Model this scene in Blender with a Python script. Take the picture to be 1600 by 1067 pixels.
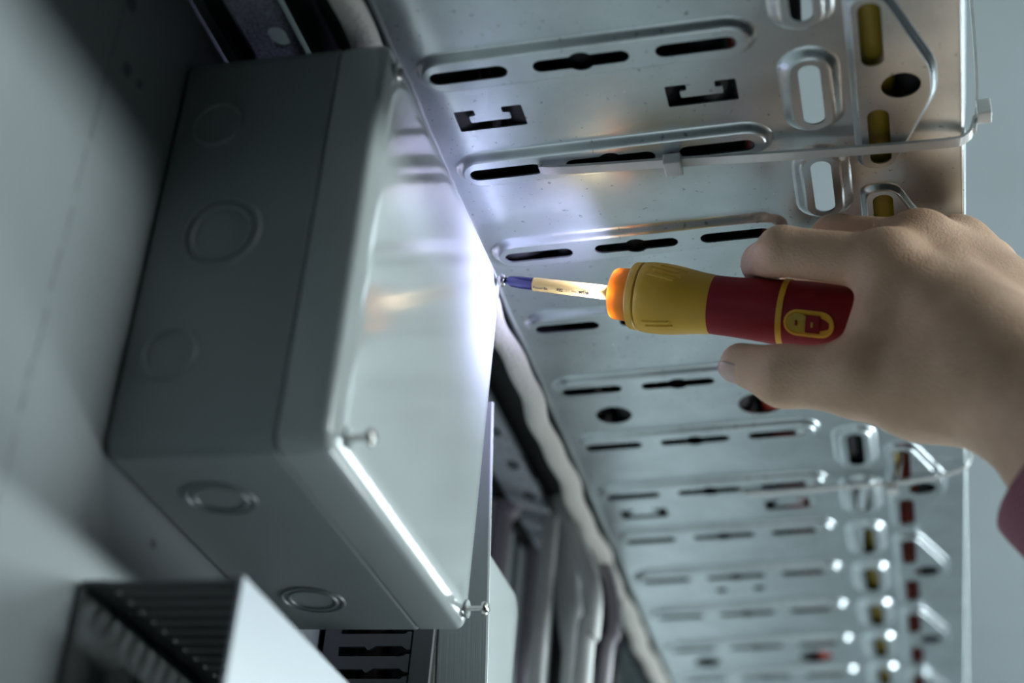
import bpy, bmesh, math, random
import numpy as np
from mathutils import Vector, Matrix

for o in list(bpy.data.objects):
    bpy.data.objects.remove(o, do_unlink=True)
scene = bpy.context.scene
COL = scene.collection
random.seed(4)

# ------------------------------------------------------------------ camera
# X: out from the mounting wall, Y: along the wall (away), Z: up.  Metres.
cam = bpy.data.cameras.new('camera')
cam_o = bpy.data.objects.new('camera', cam)
COL.objects.link(cam_o)
right = Vector((0.96718, 0.24022, 0.08275))
down = Vector((-0.05021, 0.49996, -0.86459))
fwd = Vector((-0.24906, 0.83207, 0.49561))
cam_o.matrix_world = Matrix(((right.x, -down.x, -fwd.x, 0.29221),
                             (right.y, -down.y, -fwd.y, -0.48430),
                             (right.z, -down.z, -fwd.z, -0.25099),
                             (0, 0, 0, 1)))
cam.sensor_width = 36.0
cam.lens = 36.0 * 2643.9 / 1600.0
cam.clip_start = 0.02
cam.clip_end = 30
cam.dof.use_dof = True
cam.dof.focus_distance = 0.775
cam.dof.aperture_fstop = 4.6
scene.camera = cam_o

# ------------------------------------------------------------------ light
scene.view_settings.view_transform = 'Standard'
scene.view_settings.look = 'None'
scene.view_settings.gamma = 1.0
scene.view_settings.use_curve_mapping = False
scene.view_settings.exposure = -0.22
world = bpy.data.worlds.new('world')
scene.world = world
world.use_nodes = True
world.node_tree.nodes['Background'].inputs[0].default_value = (0.62, 0.80, 0.88, 1)
world.node_tree.nodes['Background'].inputs[1].default_value = 0.005

def area(name, loc, target, sx, sy, power, col):
    l = bpy.data.lights.new(name, 'AREA')
    l.shape = 'RECTANGLE'; l.size = sx; l.size_y = sy
    l.energy = power; l.color = col
    o = bpy.data.objects.new(name, l); COL.objects.link(o)
    o.location = loc
    d = Vector(target) - Vector(loc)
    o.rotation_euler = d.to_track_quat('-Z', 'Y').to_euler()
    return o
# row of ceiling tubes along the room, off to the right and a little above the tray
area('room_lamp_row', (1.80, 2.00, 0.72), (0.05, 1.80, 0.05), 4.1, 0.18, 108.0, (0.82, 0.97, 1.0))
area('room_lamp', (1.80, -0.12, 0.72), (0.05, -0.05, 0.05), 0.8, 0.18, 7.0, (0.92, 0.98, 1.0))
# added fill lights: one brightens the far wall, one the tray from below
area('wall_fill_light', (0.95, 1.25, -0.45), (0.0, 1.25, -0.35), 0.5, 0.35, 14.0, (0.84, 0.95, 1.0))
area('floor_fill_light', (0.25, 0.15, -1.30), (0.25, 0.30, 0.2), 0.9, 0.6, 1.3, (0.84, 0.95, 1.0))

# ------------------------------------------------------------------ helpers
def tag(o, label=None, cat=None, group=None, kind=None):
    if label: o['label'] = label
    if cat: o['category'] = cat
    if group: o['group'] = group
    if kind: o['kind'] = kind
    return o

def empty(name, loc=(0, 0, 0), mat=None):
    o = bpy.data.objects.new(name, None)
    o.empty_display_size = 0.01
    COL.objects.link(o)
    if mat is not None:
        o.matrix_world = mat
    else:
        o.location = loc
    return o

def link(name, me, m, parent=None, smooth=None, mat=None):
    o = bpy.data.objects.new(name, me)
    COL.objects.link(o)
    if m is not None and not me.materials:
        me.materials.append(m)
    if parent is not None:
        o.parent = parent
    if mat is not None:
        o.matrix_world = mat
    if smooth is not None:
        for p in me.polygons: p.use_smooth = True
        if smooth < 180:
            me.set_sharp_from_angle(angle=math.radians(smooth))
    return o

class MB:
    """collects vertices and faces into one mesh"""
    def __init__(self):
        self.v = []; self.f = []
    def add(self, vs, fs):
        n = len(self.v)
        self.v += [tuple(p) for p in vs]
        self.f += [tuple(i + n for i in f) for f in fs]
        return self
    def box(self, a, b):
        x0, y0, z0 = a; x1, y1, z1 = b
        vs = [(x0, y0, z0), (x1, y0, z0), (x1, y1, z0), (x0, y1, z0), (x0, y0, z1), (x1, y0, z1), (x1, y1, z1), (x0, y1, z1)]
        return self.add(vs, [(0, 3, 2, 1), (4, 5, 6, 7), (0, 1, 5, 4), (1, 2, 6, 5), (2, 3, 7, 6), (3, 0, 4, 7)])
    def loft(self, rings, cap0=False, cap1=False, closed=True):
        n = len(rings[0]); vs = [p for r in rings for p in r]; fs = []
        for i in range(len(rings) - 1):
            for j in range(n if closed else n - 1):
                k = (j + 1) % n
                fs.append((i * n + j, i * n + k, (i + 1) * n + k, (i + 1) * n + j))
        if cap0: fs.append(tuple(reversed(range(n))))
        if cap1: fs.append(tuple((len(rings) - 1) * n + j for j in range(n)))
        return self.add(vs, fs)
    def tube(self, pts, r, seg=14, cap=True):
        pts = [Vector(p) for p in pts]
        rr = r if isinstance(r, (list, tuple)) else [r] * len(pts)
        rings = []; t0 = (pts[1] - pts[0]).normalized()
        nrm = t0.orthogonal().normalized()
        for i, p in enumerate(pts):
            t = (pts[min(i + 1, len(pts) - 1)] - pts[max(i - 1, 0)]).normalized()
            nrm = (nrm - t * nrm.dot(t)).normalized()
            b = t.cross(nrm)
            rings.append([p + (nrm * math.cos(2 * math.pi * k / seg) + b * math.sin(2 * math.pi * k / seg)) * rr[i] for k in range(seg)])
        return self.loft(rings, cap, cap)
    def mesh(self, name):
        me = bpy.data.meshes.new(name)
        me.from_pydata(self.v, [], self.f)
        me.update()
        bm = bmesh.new(); bm.from_mesh(me)
        bmesh.ops.recalc_face_normals(bm, faces=bm.faces)
        bm.to_mesh(me); bm.free()
        return me
    def build(self, name, m, parent=None, smooth=None, mat=None):
        return link(name, self.mesh(name), m, parent, smooth, mat)

def spline(pts, n=10):
    """Catmull-Rom through the points"""
    pts = [Vector(p) for p in pts]
    q = [pts[0] * 2 - pts[1]] + pts + [pts[-1] * 2 - pts[-2]]
    out = []
    for i in range(1, len(q) - 2):
        for k in range(n):
            t = k / n
            a, b, c, d = q[i - 1], q[i], q[i + 1], q[i + 2]
            out.append(0.5 * ((2 * b) + (c - a) * t + (2 * a - 5 * b + 4 * c - d) * t * t + (3 * b - a - 3 * c + d) * t ** 3))
    out.append(pts[-1])
    return out

def frame(origin, xaxis, up):
    x = Vector(xaxis).normalized()
    z = (Vector(up) - x * x.dot(Vector(up))).normalized()
    y = z.cross(x)
    o = Vector(origin)
    return Matrix(((x.x, y.x, z.x, o.x), (x.y, y.y, z.y, o.y), (x.z, y.z, z.z, o.z), (0, 0, 0, 1)))

# ------------------------------------------------------------------ materials
def mat(name, col, rough=0.5, metal=0.0, bump=None, spots=None, coat=0.0, **kw):
    m = bpy.data.materials.new(name); m.use_nodes = True
    nt = m.node_tree; b = nt.nodes['Principled BSDF']
    b.inputs['Base Color'].default_value = (*col, 1)
    b.inputs['Roughness'].default_value = rough
    b.inputs['Metallic'].default_value = metal
    b.inputs['Coat Weight'].default_value = coat
    for k, v in kw.items():
        b.inputs[k.replace('_', ' ')].default_value = v
    tc = nt.nodes.new('ShaderNodeTexCoord')
    def noise(scale, detail=3, vec=None):
        n = nt.nodes.new('ShaderNodeTexNoise')
        n.inputs['Scale'].default_value = scale; n.inputs['Detail'].default_value = detail
        nt.links.new(vec or tc.outputs['Object'], n.inputs['Vector'])
        return n
    if spots:
        sc, amt = spots
        n = noise(sc, 4)
        mr = nt.nodes.new('ShaderNodeMapRange')
        mr.inputs['From Min'].default_value = 0.3; mr.inputs['From Max'].default_value = 0.7
        mr.inputs['To Min'].default_value = 1 - amt; mr.inputs['To Max'].default_value = 1 + amt
        nt.links.new(n.outputs['Fac'], mr.inputs['Value'])
        mx = nt.nodes.new('ShaderNodeMix'); mx.data_type = 'RGBA'; mx.blend_type = 'MULTIPLY'
        mx.inputs['Factor'].default_value = 1
        mx.inputs[6].default_value = (*col, 1)
        nt.links.new(mr.outputs['Result'], mx.inputs[7])
        nt.links.new(mx.outputs[2], b.inputs['Base Color'])
    if bump:
        sc, st, dist = bump
        n = noise(sc, 3)
        bp = nt.nodes.new('ShaderNodeBump')
        bp.inputs['Strength'].default_value = st; bp.inputs['Distance'].default_value = dist
        nt.links.new(n.outputs['Fac'], bp.inputs['Height'])
        nt.links.new(bp.outputs['Normal'], b.inputs['Normal'])
    return m

M = {}
M['plastic'] = mat('shaded_enclosure_plastic', (0.265, 0.295, 0.295), 0.38, bump=(900, 0.05, 0.0003), spots=(25, 0.03))  # same plastic as the lid, toned darker for its shaded faces
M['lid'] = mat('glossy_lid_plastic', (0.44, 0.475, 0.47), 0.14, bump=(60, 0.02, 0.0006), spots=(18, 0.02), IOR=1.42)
M['wall'] = mat('painted_wall', (0.275, 0.30, 0.305), 0.6, bump=(350, 0.12, 0.0006), spots=(14, 0.06))
M['room'] = mat('room_paint', (0.36, 0.395, 0.41), 0.8, bump=(200, 0.1, 0.0006), spots=(5, 0.05))
M['duct_fin'] = mat('grey_duct_plastic', (0.12, 0.125, 0.13), 0.45, bump=(500, 0.05, 0.0003))
M['duct_dark'] = mat('dark_duct_plastic', (0.13, 0.135, 0.14), 0.4, bump=(500, 0.05, 0.0003))
M['duct_lid'] = mat('pale_duct_cover', (0.40, 0.43, 0.475), 0.35, bump=(400, 0.03, 0.0003))
M['duct_inside'] = mat('duct_interior', (0.16, 0.17, 0.17), 0.5, spots=(60, 0.3))
M['screw'] = mat('zinc_screw', (0.72, 0.70, 0.66), 0.22, 1.0, spots=(800, 0.1))
M['black_cable'] = mat('black_cable', (0.004, 0.004, 0.005), 0.75, spots=(80, 0.2))
M['yellow_cable'] = mat('yellow_cable', (0.27, 0.185, 0.006), 0.5, spots=(80, 0.1))
M['red_cable'] = mat('red_cable', (0.42, 0.035, 0.018), 0.45, spots=(80, 0.1))
M['maroon_wire'] = mat('maroon_wire', (0.035, 0.008, 0.006), 0.5, spots=(80, 0.1))
M['grey_cable'] = mat('grey_cable', (0.46, 0.46, 0.45), 0.42, spots=(60, 0.06))
M['lilac_cable'] = mat('lilac_grey_cable', (0.30, 0.27, 0.30), 0.45, spots=(60, 0.06))
M['green_cable'] = mat('green_wire', (0.02, 0.20, 0.03), 0.45, spots=(60, 0.06))
M['nylon'] = mat('white_nylon', (0.80, 0.80, 0.78), 0.3, spots=(120, 0.05), Transmission_Weight=0.2, IOR=1.3)
M['braid'] = mat('braided_strip', (0.68, 0.65, 0.59), 0.75)
M['post'] = mat('brushed_steel', (0.50, 0.53, 0.53), 0.5, 0.5)
M['rail'] = mat('speckled_zinc', (0.30, 0.32, 0.35), 0.6, 0.3, spots=(900, 0.5))
M['h_yellow'] = mat('yellow_handle_plastic', (0.60, 0.345, 0.022), 0.42, bump=(1500, 0.06, 0.0002), spots=(90, 0.03))
M['h_red'] = mat('red_handle_rubber', (0.22, 0.006, 0.012), 0.5, bump=(1500, 0.10, 0.0002), spots=(90, 0.04), Specular_IOR_Level=0.25)
M['h_switch'] = mat('dull_yellow_switch', (0.40, 0.29, 0.02), 0.4, spots=(200, 0.05))
M['h_ring'] = mat('yellow_ring', (0.66, 0.36, 0.02), 0.4, spots=(200, 0.03))
M['bit_blue'] = mat('dark_blue_steel', (0.014, 0.016, 0.085), 0.32, 0.25, bump=(900, 0.08, 0.0002), spots=(300, 0.15))
M['bit_yellow'] = mat('pale_yellow_sleeve', (0.40, 0.29, 0.09), 0.45, spots=(200, 0.03))
M['print'] = mat('black_print', (0.012, 0.010, 0.008), 0.5, spots=(500, 0.1))
M['print_pale'] = mat('grey_print', (0.20, 0.16, 0.08), 0.5, spots=(500, 0.1))
M['nail'] = mat('fingernail', (0.64, 0.45, 0.38), 0.30, spots=(300, 0.06), Subsurface_Weight=0.1, Subsurface_Scale=0.002)

# braid bump for the strip, brushed lines for the post
nt = M['braid'].node_tree; b = nt.nodes['Principled BSDF']
tc = nt.nodes.new('ShaderNodeTexCoord'); vo = nt.nodes.new('ShaderNodeTexVoronoi')
vo.inputs['Scale'].default_value = 420
bp = nt.nodes.new('ShaderNodeBump'); bp.inputs['Strength'].default_value = 0.5; bp.inputs['Distance'].default_value = 0.0008
nt.links.new(tc.outputs['Object'], vo.inputs['Vector']); nt.links.new(vo.outputs['Distance'], bp.inputs['Height'])
nt.links.new(bp.outputs['Normal'], b.inputs['Normal'])
nt = M['post'].node_tree; b = nt.nodes['Principled BSDF']
tc = nt.nodes.new('ShaderNodeTexCoord'); mp = nt.nodes.new('ShaderNodeMapping'); mp.inputs['Scale'].default_value = (900, 900, 12)
no = nt.nodes.new('ShaderNodeTexNoise'); no.inputs['Scale'].default_value = 1.0
bp = nt.nodes.new('ShaderNodeBump'); bp.inputs['Strength'].default_value = 0.35; bp.inputs['Distance'].default_value = 0.0004
nt.links.new(tc.outputs['Object'], mp.inputs['Vector']); nt.links.new(mp.outputs['Vector'], no.inputs['Vector'])
nt.links.new(no.outputs['Fac'], bp.inputs['Height']); nt.links.new(bp.outputs['Normal'], b.inputs['Normal'])

# galvanised sheet: zinc spangle, fine speckle of dirt
def galvanised():
    m = bpy.data.materials.new('galvanised_sheet'); m.use_nodes = True
    nt = m.node_tree; b = nt.nodes['Principled BSDF']
    b.inputs['Metallic'].default_value = 0.92
    tc = nt.nodes.new('ShaderNodeTexCoord')
    n1 = nt.nodes.new('ShaderNodeTexNoise'); n1.inputs['Scale'].default_value = 32; n1.inputs['Detail'].default_value = 5
    n2 = nt.nodes.new('ShaderNodeTexNoise'); n2.inputs['Scale'].default_value = 320; n2.inputs['Detail'].default_value = 2
    vo = nt.nodes.new('ShaderNodeTexVoronoi'); vo.inputs['Scale'].default_value = 900
    for n in (n1, n2, vo): nt.links.new(tc.outputs['Object'], n.inputs['Vector'])
    cr = nt.nodes.new('ShaderNodeValToRGB')
    cr.color_ramp.elements[0].position = 0.30; cr.color_ramp.elements[0].color = (0.56, 0.61, 0.63, 1)
    cr.color_ramp.elements[1].position = 0.70; cr.color_ramp.elements[1].color = (0.70, 0.76, 0.78, 1)
    nt.links.new(n1.outputs['Fac'], cr.inputs['Fac'])
    sp = nt.nodes.new('ShaderNodeValToRGB')
    sp.color_ramp.elements[0].position = 0.26; sp.color_ramp.elements[0].color = (0.50, 0.51, 0.52, 1)
    sp.color_ramp.elements[1].position = 0.33; sp.color_ramp.elements[1].color = (1, 1, 1, 1)
    nt.links.new(n2.outputs['Fac'], sp.inputs['Fac'])
    mx = nt.nodes.new('ShaderNodeMix'); mx.data_type = 'RGBA'; mx.blend_type = 'MULTIPLY'; mx.inputs['Factor'].default_value = 1
    nt.links.new(cr.outputs['Color'], mx.inputs[6]); nt.links.new(sp.outputs['Color'], mx.inputs[7])
    nt.links.new(mx.outputs[2], b.inputs['Base Color'])
    mr = nt.nodes.new('ShaderNodeMapRange'); mr.inputs['To Min'].default_value = 0.27; mr.inputs['To Max'].default_value = 0.34
    nt.links.new(vo.outputs['Color'], mr.inputs['Value']); nt.links.new(mr.outputs['Result'], b.inputs['Roughness'])
    bp = nt.nodes.new('ShaderNodeBump'); bp.inputs['Strength'].default_value = 0.10; bp.inputs['Distance'].default_value = 0.0004
    nt.links.new(n2.outputs['Fac'], bp.inputs['Height']); nt.links.new(bp.outputs['Normal'], b.inputs['Normal'])
    return m
M['zinc'] = galvanised()

def led_cap():
    m = bpy.data.materials.new('translucent_orange_cap'); m.use_nodes = True
    nt = m.node_tree; b = nt.nodes['Principled BSDF']
    b.inputs['Base Color'].default_value = (0.72, 0.36, 0.03, 1); b.inputs['Roughness'].default_value = 0.4
    tr = nt.nodes.new('ShaderNodeBsdfTranslucent'); tr.inputs['Color'].default_value = (1.0, 0.55, 0.12, 1)
    ms = nt.nodes.new('ShaderNodeMixShader'); ms.inputs['Fac'].default_value = 0.5
    nt.links.new(b.outputs[0], ms.inputs[1]); nt.links.new(tr.outputs[0], ms.inputs[2])
    nt.links.new(ms.outputs[0], nt.nodes['Material Output'].inputs['Surface'])
    return m
M['cap'] = led_cap()
m = bpy.data.materials.new('led_light'); m.use_nodes = True
e = m.node_tree.nodes.new('ShaderNodeEmission'); e.inputs['Color'].default_value = (1.0, 0.90, 0.80, 1); e.inputs['Strength'].default_value = 32
m.node_tree.links.new(e.outputs[0], m.node_tree.nodes['Material Output'].inputs['Surface'])
M['led'] = m

def skin():
    m = bpy.data.materials.new('skin'); m.use_nodes = True
    nt = m.node_tree; b = nt.nodes['Principled BSDF']
    tc = nt.nodes.new('ShaderNodeTexCoord')
    n1 = nt.nodes.new('ShaderNodeTexNoise'); n1.inputs['Scale'].default_value = 55; n1.inputs['Detail'].default_value = 5
    n2 = nt.nodes.new('ShaderNodeTexVoronoi'); n2.inputs['Scale'].default_value = 900
    n3 = nt.nodes.new('ShaderNodeTexNoise'); n3.inputs['Scale'].default_value = 160; n3.inputs['Detail'].default_value = 4
    for n in (n1, n2, n3): nt.links.new(tc.outputs['Object'], n.inputs['Vector'])
    cr = nt.nodes.new('ShaderNodeValToRGB')
    cr.color_ramp.elements[0].position = 0.3; cr.color_ramp.elements[0].color = (0.60, 0.37, 0.235, 1)
    cr.color_ramp.elements[1].position = 0.7; cr.color_ramp.elements[1].color = (0.74, 0.48, 0.325, 1)
    nt.links.new(n1.outputs['Fac'], cr.inputs['Fac']); nt.links.new(cr.outputs['Color'], b.inputs['Base Color'])
    b.inputs['Roughness'].default_value = 0.48
    b.inputs['Subsurface Weight'].default_value = 0.12
    b.inputs['Subsurface Radius'].default_value = (1.0, 0.35, 0.2)
    b.inputs['Subsurface Scale'].default_value = 0.004
    ad = nt.nodes.new('ShaderNodeMath'); ad.operation = 'ADD'
    nt.links.new(n2.outputs['Distance'], ad.inputs[0]); nt.links.new(n3.outputs['Fac'], ad.inputs[1])
    bp = nt.nodes.new('ShaderNodeBump'); bp.inputs['Strength'].default_value = 0.40; bp.inputs['Distance'].default_value = 0.0006
    nt.links.new(ad.outputs[0], bp.inputs['Height']); nt.links.new(bp.outputs['Normal'], b.inputs['Normal'])
    return m
M['skin'] = skin()

def cloth():
    m = bpy.data.materials.new('maroon_weave'); m.use_nodes = True
    nt = m.node_tree; b = nt.nodes['Principled BSDF']; b.inputs['Roughness'].default_value = 0.9
    tc = nt.nodes.new('ShaderNodeTexCoord'); ck = nt.nodes.new('ShaderNodeTexChecker')
    ck.inputs['Scale'].default_value = 900
    ck.inputs['Color1'].default_value = (0.22, 0.06, 0.09, 1); ck.inputs['Color2'].default_value = (0.36, 0.16, 0.19, 1)
    nt.links.new(tc.outputs['Object'], ck.inputs['Vector']); nt.links.new(ck.outputs['Color'], b.inputs['Base Color'])
    bp = nt.nodes.new('ShaderNodeBump'); bp.inputs['Strength'].default_value = 0.3; bp.inputs['Distance'].default_value = 0.0004
    nt.links.new(ck.outputs['Fac'], bp.inputs['Height']); nt.links.new(bp.outputs['Normal'], b.inputs['Normal'])
    return m
M['cloth'] = cloth()

# ------------------------------------------------------------------ the room
def slab(name, a, b, m):
    return tag(MB().box(a, b).build(name, m), kind='structure')
w = slab('wall_left', (-0.06, -1.2, -1.5), (-0.0012, 4.2, 1.0), M['wall'])
tag(w, 'pale grey painted wall that carries the grey box', 'wall')
tag(slab('wall_back', (-0.06, 4.2, -1.5), (3.2, 4.26, 1.0), M['room']), 'plain grey far wall seen beyond the tray', 'wall')
tag(slab('ceiling', (-0.06, -1.2, 1.0), (3.2, 4.26, 1.06), M['room']), 'plain grey ceiling seen right of the tray edge', 'ceiling')
tag(slab('floor', (-0.06, -1.2, -1.56), (3.2, 4.26, -1.5), mat('dark_floor', (0.16, 0.17, 0.17), 0.5, spots=(6, 0.05))), 'dark floor of the room far below the box', 'floor')
# dowel holes and a pencil line on the wall
mk = MB()
for y, z, r in ((-0.0484, 0.1666, 0.0028), (-0.0407, 0.1409, 0.0024), (-0.0304, 0.1421, 0.0016), (0.052, -0.012, 0.0016)):
    mk = MB()
    ring = [[(-0.0012 + dx, y + rr * math.cos(t * math.pi / 8), z + rr * math.sin(t * math.pi / 8)) for t in range(16)] for dx, rr in ((0.0, r * 1.25), (0.0003, r * 1.15), (0.0001, r * 0.8))]
    mk.loft(ring, cap1=True)
    o = mk.build('drill_mark', M['duct_dark']); o.parent = w
mk = MB(); zz = -0.06
while zz < 0.17:
    L = random.uniform(0.006, 0.02)
    y = -0.0525 + random.uniform(-0.0006, 0.0006)
    mk.box((-0.0012, y - 0.0007, zz), (-0.00105, y + 0.0007, zz + L)); zz += L + random.uniform(0.0, 0.008)
mp_ = mat('pencil_mark', (0.215, 0.235, 0.24), 0.7, spots=(300, 0.2))
o = mk.build('pencil_line', mp_); o.parent = w

# ------------------------------------------------------------------ grey junction box
BW, BH, BD, SEAM = 0.1814, 0.1800, 0.0866, 0.0655
def rrect(y0, y1, z0, z1, r, n=8):
    pts = []
    for cy, cz, a0 in ((y1 - r, z1 - r, 0), (y0 + r, z1 - r, 90), (y0 + r, z0 + r, 180), (y1 - r, z0 + r, 270)):
        for k in range(n + 1):
            a = math.radians(a0 + 90 * k / n)
            pts.append((cy + r * math.cos(a), cz + r * math.sin(a)))
    return pts
def shell(levels, y0=0.0, z0=0.0, bw=BW, bh=BH, r=0.0075):
    rings = []
    for x, ins in levels:
        rings.append([(x, y, z) for y, z in rrect(y0 + ins, y0 + bw - ins, z0 + ins, z0 + bh - ins, max(r - ins * 0.7, 0.002))])
    return rings
box = tag(empty('junction_box'), 'large grey plastic junction box on the wall, its glossy lid being screwed down', 'junction box')
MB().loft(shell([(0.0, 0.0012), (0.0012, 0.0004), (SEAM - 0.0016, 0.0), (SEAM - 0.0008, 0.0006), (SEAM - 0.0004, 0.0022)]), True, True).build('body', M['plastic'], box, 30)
lv = [(SEAM - 0.0002, 0.0020), (SEAM + 0.0002, 0.0003), (SEAM + 0.0012, 0.0)]
# small edge round, then a border that rolls off gently from the flat middle
for k in range(0, 9):
    a = math.radians(70 * k / 8); R_ = 0.0034
    lv.append((BD - 0.0018 - R_ * math.sin(math.radians(70)) + R_ * math.sin(a), R_ * (1 - math.cos(a))))
for k in range(1, 11):
    e_ = R_ * (1 - math.cos(math.radians(70))) + 0.0105 * k / 10
    lv.append((BD - 0.0018 * (1 - k / 10) ** 2, e_))
lv.append((BD, 0.03))
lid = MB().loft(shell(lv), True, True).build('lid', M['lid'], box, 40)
def annulus(center, r0, r1, h, axis):
    rings = []
    for rr, hh in ((r0, 0), (r0 + (r1 - r0) * 0.25, h), (r0 + (r1 - r0) * 0.75, h), (r1, 0)):
        ring = []
        for k in range(48):
            a = 2 * math.pi * k / 48; c, s = rr * math.cos(a), rr * math.sin(a)
            if axis == 'y': ring.append((center[0] + c, center[1] - hh, center[2] + s))
            else: ring.append((center[0] + c, center[1] + s, center[2] - hh))
        rings.append(ring)
    return MB().loft(rings)
for c, radii in (((0.0184, 0.0002, 0.1440), (0.0108,)), ((0.0293, 0.0002, 0.0917), (0.0163, 0.0128)), ((0.0181, 0.0002, 0.0400), (0.0112,))):
    for r in radii:
        annulus(c, r - 0.0019, r, 0.0013, 'y').build('knockout_ring', M['plastic'], box, 60)
for c in ((0.0291, 0.0401, 0.0002), (0.0293, 0.1406, 0.0002)):
    for r in (0.0140, 0.0108):
        annulus(c, r - 0.0016, r, 0.0007, 'z').build('knockout_ring', M['plastic'], box, 60)

def lathe(profile, seg=28, ax=None):
    """profile of (x, r) about the local X axis"""
    return [[(x, r * math.cos(2 * math.pi * k / seg), r * math.sin(2 * math.pi * k / seg)) for k in range(seg)] for x, r in profile]
def screw(loc, out, label, axis=(1, 0, 0)):
    t = tag(empty('lid_screw', mat=frame(loc, axis, (0, 0, 1))), label, 'screw', 'lid screws of the junction box')
    MB().loft(lathe([(-0.004, 0.0013), (out, 0.0013)]), True, True).build('shank', M['screw'], t, 40)
    hd = MB().loft(lathe([(out - 0.0001, 0.0013), (out, 0.0031), (out + 0.0009, 0.0033), (out + 0.0018, 0.0029), (out + 0.0024, 0.0018), (out + 0.0025, 0.0010), (out + 0.0012, 0.0008)]), False, True).build('head', M['screw'], t, 50)
    for s in range(2):
        q = MB(); q.box((out + 0.00215, -0.0021 if s else -0.0003, -0.0003 if s else -0.0021), (out + 0.0026, 0.0021 if s else 0.0003, 0.0003 if s else 0.0021))
        q.build('cross_slot', M['black_cable'], hd)
    # collar in the lid that guides the screw
    MB().loft(lathe([(-0.0004, 0.0042), (0.0005, 0.0040), (0.0006, 0.0032), (-0.0002, 0.0022)]), False, False).build('collar', M['lid'], t, 50)
    return t
screw((BD + 0.0002, 0.1728, 0.0082), 0.0072, 'zinc screw standing out of the lower far lid corner above the steel post')
screw((BD + 0.0002, 0.0140, 0.0098), 0.0072, 'blurred screw standing out of the lower near lid corner beside the white glare')
screw((BD + 0.0002, 0.0100, 0.1700), -0.0012, 'screw sunk into the shaded upper near lid corner')

# ------------------------------------------------------------------ screwdriver
TIP = Vector((0.0896, 0.1663, 0.1704))
AX = Vector((1, -0.02, -0.21)).normalized()
screw_t = tag(empty('lid_screw', mat=frame(TIP - AX * 0.0, AX, (0, 0, 1))), 'small zinc screw under the tip of the screwdriver bit', 'screw', 'lid screws of the junction box')
MB().loft(lathe([(-0.008, 0.0014), (-0.0008, 0.0014)]), True, True).build('shank', M['screw'], screw_t, 40)
MB().loft(lathe([(-0.0012, 0.0014), (-0.0010, 0.0030), (0.0002, 0.0033), (0.0012, 0.0030), (0.0019, 0.0022), (0.0012, 0.0010)]), True, True).build('head', M['screw'], screw_t, 40)

cam_dir = (Vector((0.29221, -0.4843, -0.25099)) - (TIP + AX * 0.1)).normalized()
SD = frame(TIP, AX, cam_dir)          # local x: along the tool, z: the side with the switch
drv = tag(empty('electric_screwdriver', mat=SD), 'yellow and red electric screwdriver with lit head driving the lid screw', 'screwdriver')
# bit
bit = MB()
def fluted(x, r, depth, seg=32):
    ring = []
    for k in range(seg):
        a = 2 * math.pi * k / seg
        rr = r * (1 - depth * (0.5 - 0.5 * math.cos(4 * a)) ** 0.8)
        ring.append((x, rr * math.cos(a + 0.5), rr * math.sin(a + 0.5)))
    return ring
bit.loft([fluted(0.0012, 0.0011, 0.25), fluted(0.0024, 0.0017, 0.45), fluted(0.0046, 0.0028, 0.50), fluted(0.0068, 0.0030, 0.30), fluted(0.0095, 0.0029, 0.0), fluted(0.0167, 0.0029, 0.0)], True, True)
bt = bit.build('bit', M['bit_blue'], drv, 35)
tag(bt, 'dark blue cross-point bit')
sleeve = MB().loft(lathe([(0.0163, 0.0028), (0.0164, 0.0032), (0.0570, 0.0033)], 40), True, True).build('bit_sleeve', M['bit_yellow'], bt, 40)
sleeve.matrix_parent_inverse = Matrix()
def wrap_text(s, x0, width, ang, m, shear=0.0, bold=0.012):
    cu = bpy.data.curves.new('txt', 'FONT'); cu.body = s; cu.size = 1.0; cu.shear = shear; cu.offset = bold; cu.resolution_u = 3
    ob = bpy.data.objects.new('txt', cu); COL.objects.link(ob)
    dg = bpy.context.evaluated_depsgraph_get()
    me = bpy.data.meshes.new_from_object(ob.evaluated_get(dg))
    bpy.data.objects.remove(ob)
    me.materials.clear()
    bm = bmesh.new(); bm.from_mesh(me)
    xs = [v.co.x for v in bm.verts]; a, b_ = min(xs), max(xs); k = width / (b_ - a)
    R_ = 0.00336
    for v in bm.verts:
        x = x0 + (v.co.x - a) * k; h = v.co.y * k
        th = ang + h / R_              # angle measured from the local z (towards the switch side)
        v.co = Vector((x, -R_ * math.sin(-th), R_ * math.cos(th)))
    bm.to_mesh(me); bm.free()
    return link('printed_text', me, m, sleeve)
TA = math.radians(-38)
wrap_text('Power Bit', 0.0172, 0.0074, TA, M['print'])
wrap_text('PZ2', 0.0290, 0.0031, TA, M['print'], bold=0.03)
wrap_text('| 5.5 Nm', 0.0325, 0.0068, TA, M['print_pale'])
wrap_text('wiha', 0.0398, 0.0053, TA, M['print'], shear=0.2, bold=0.03)
# head cap with LEDs; an added opaque disc behind them keeps the light at the front rim
K0 = 0.0558
cap = MB().loft(lathe([(K0 + 0.0012, 0.0062), (K0, 0.0075), (K0 - 0.0001, 0.0100), (K0 + 0.0004, 0.0112), (K0 + 0.0016, 0.0119), (K0 + 0.0105, 0.0124), (K0 + 0.0105, 0.0108), (K0 + 0.0030, 0.0104), (K0 + 0.0020, 0.0098), (K0 + 0.0018, 0.0066)], 48)).build('light_cap', M['cap'], drv, 40)
for k in range(6):
    a = math.radians(30 + 60 * k)
    l_ = MB(); c = Vector((K0 + 0.0026, 0.0088 * math.cos(a), 0.0088 * math.sin(a)))
    l_.loft([[(c.x + x, c.y + r * math.cos(t * math.pi / 5), c.z + r * math.sin(t * math.pi / 5)) for t in range(10)] for x, r in ((-0.0010, 0.0006), (-0.0004, 0.0011), (0.0004, 0.0011), (0.0010, 0.0006))], True, True)
    l_.build('led', M['led'], cap, 60)
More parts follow.
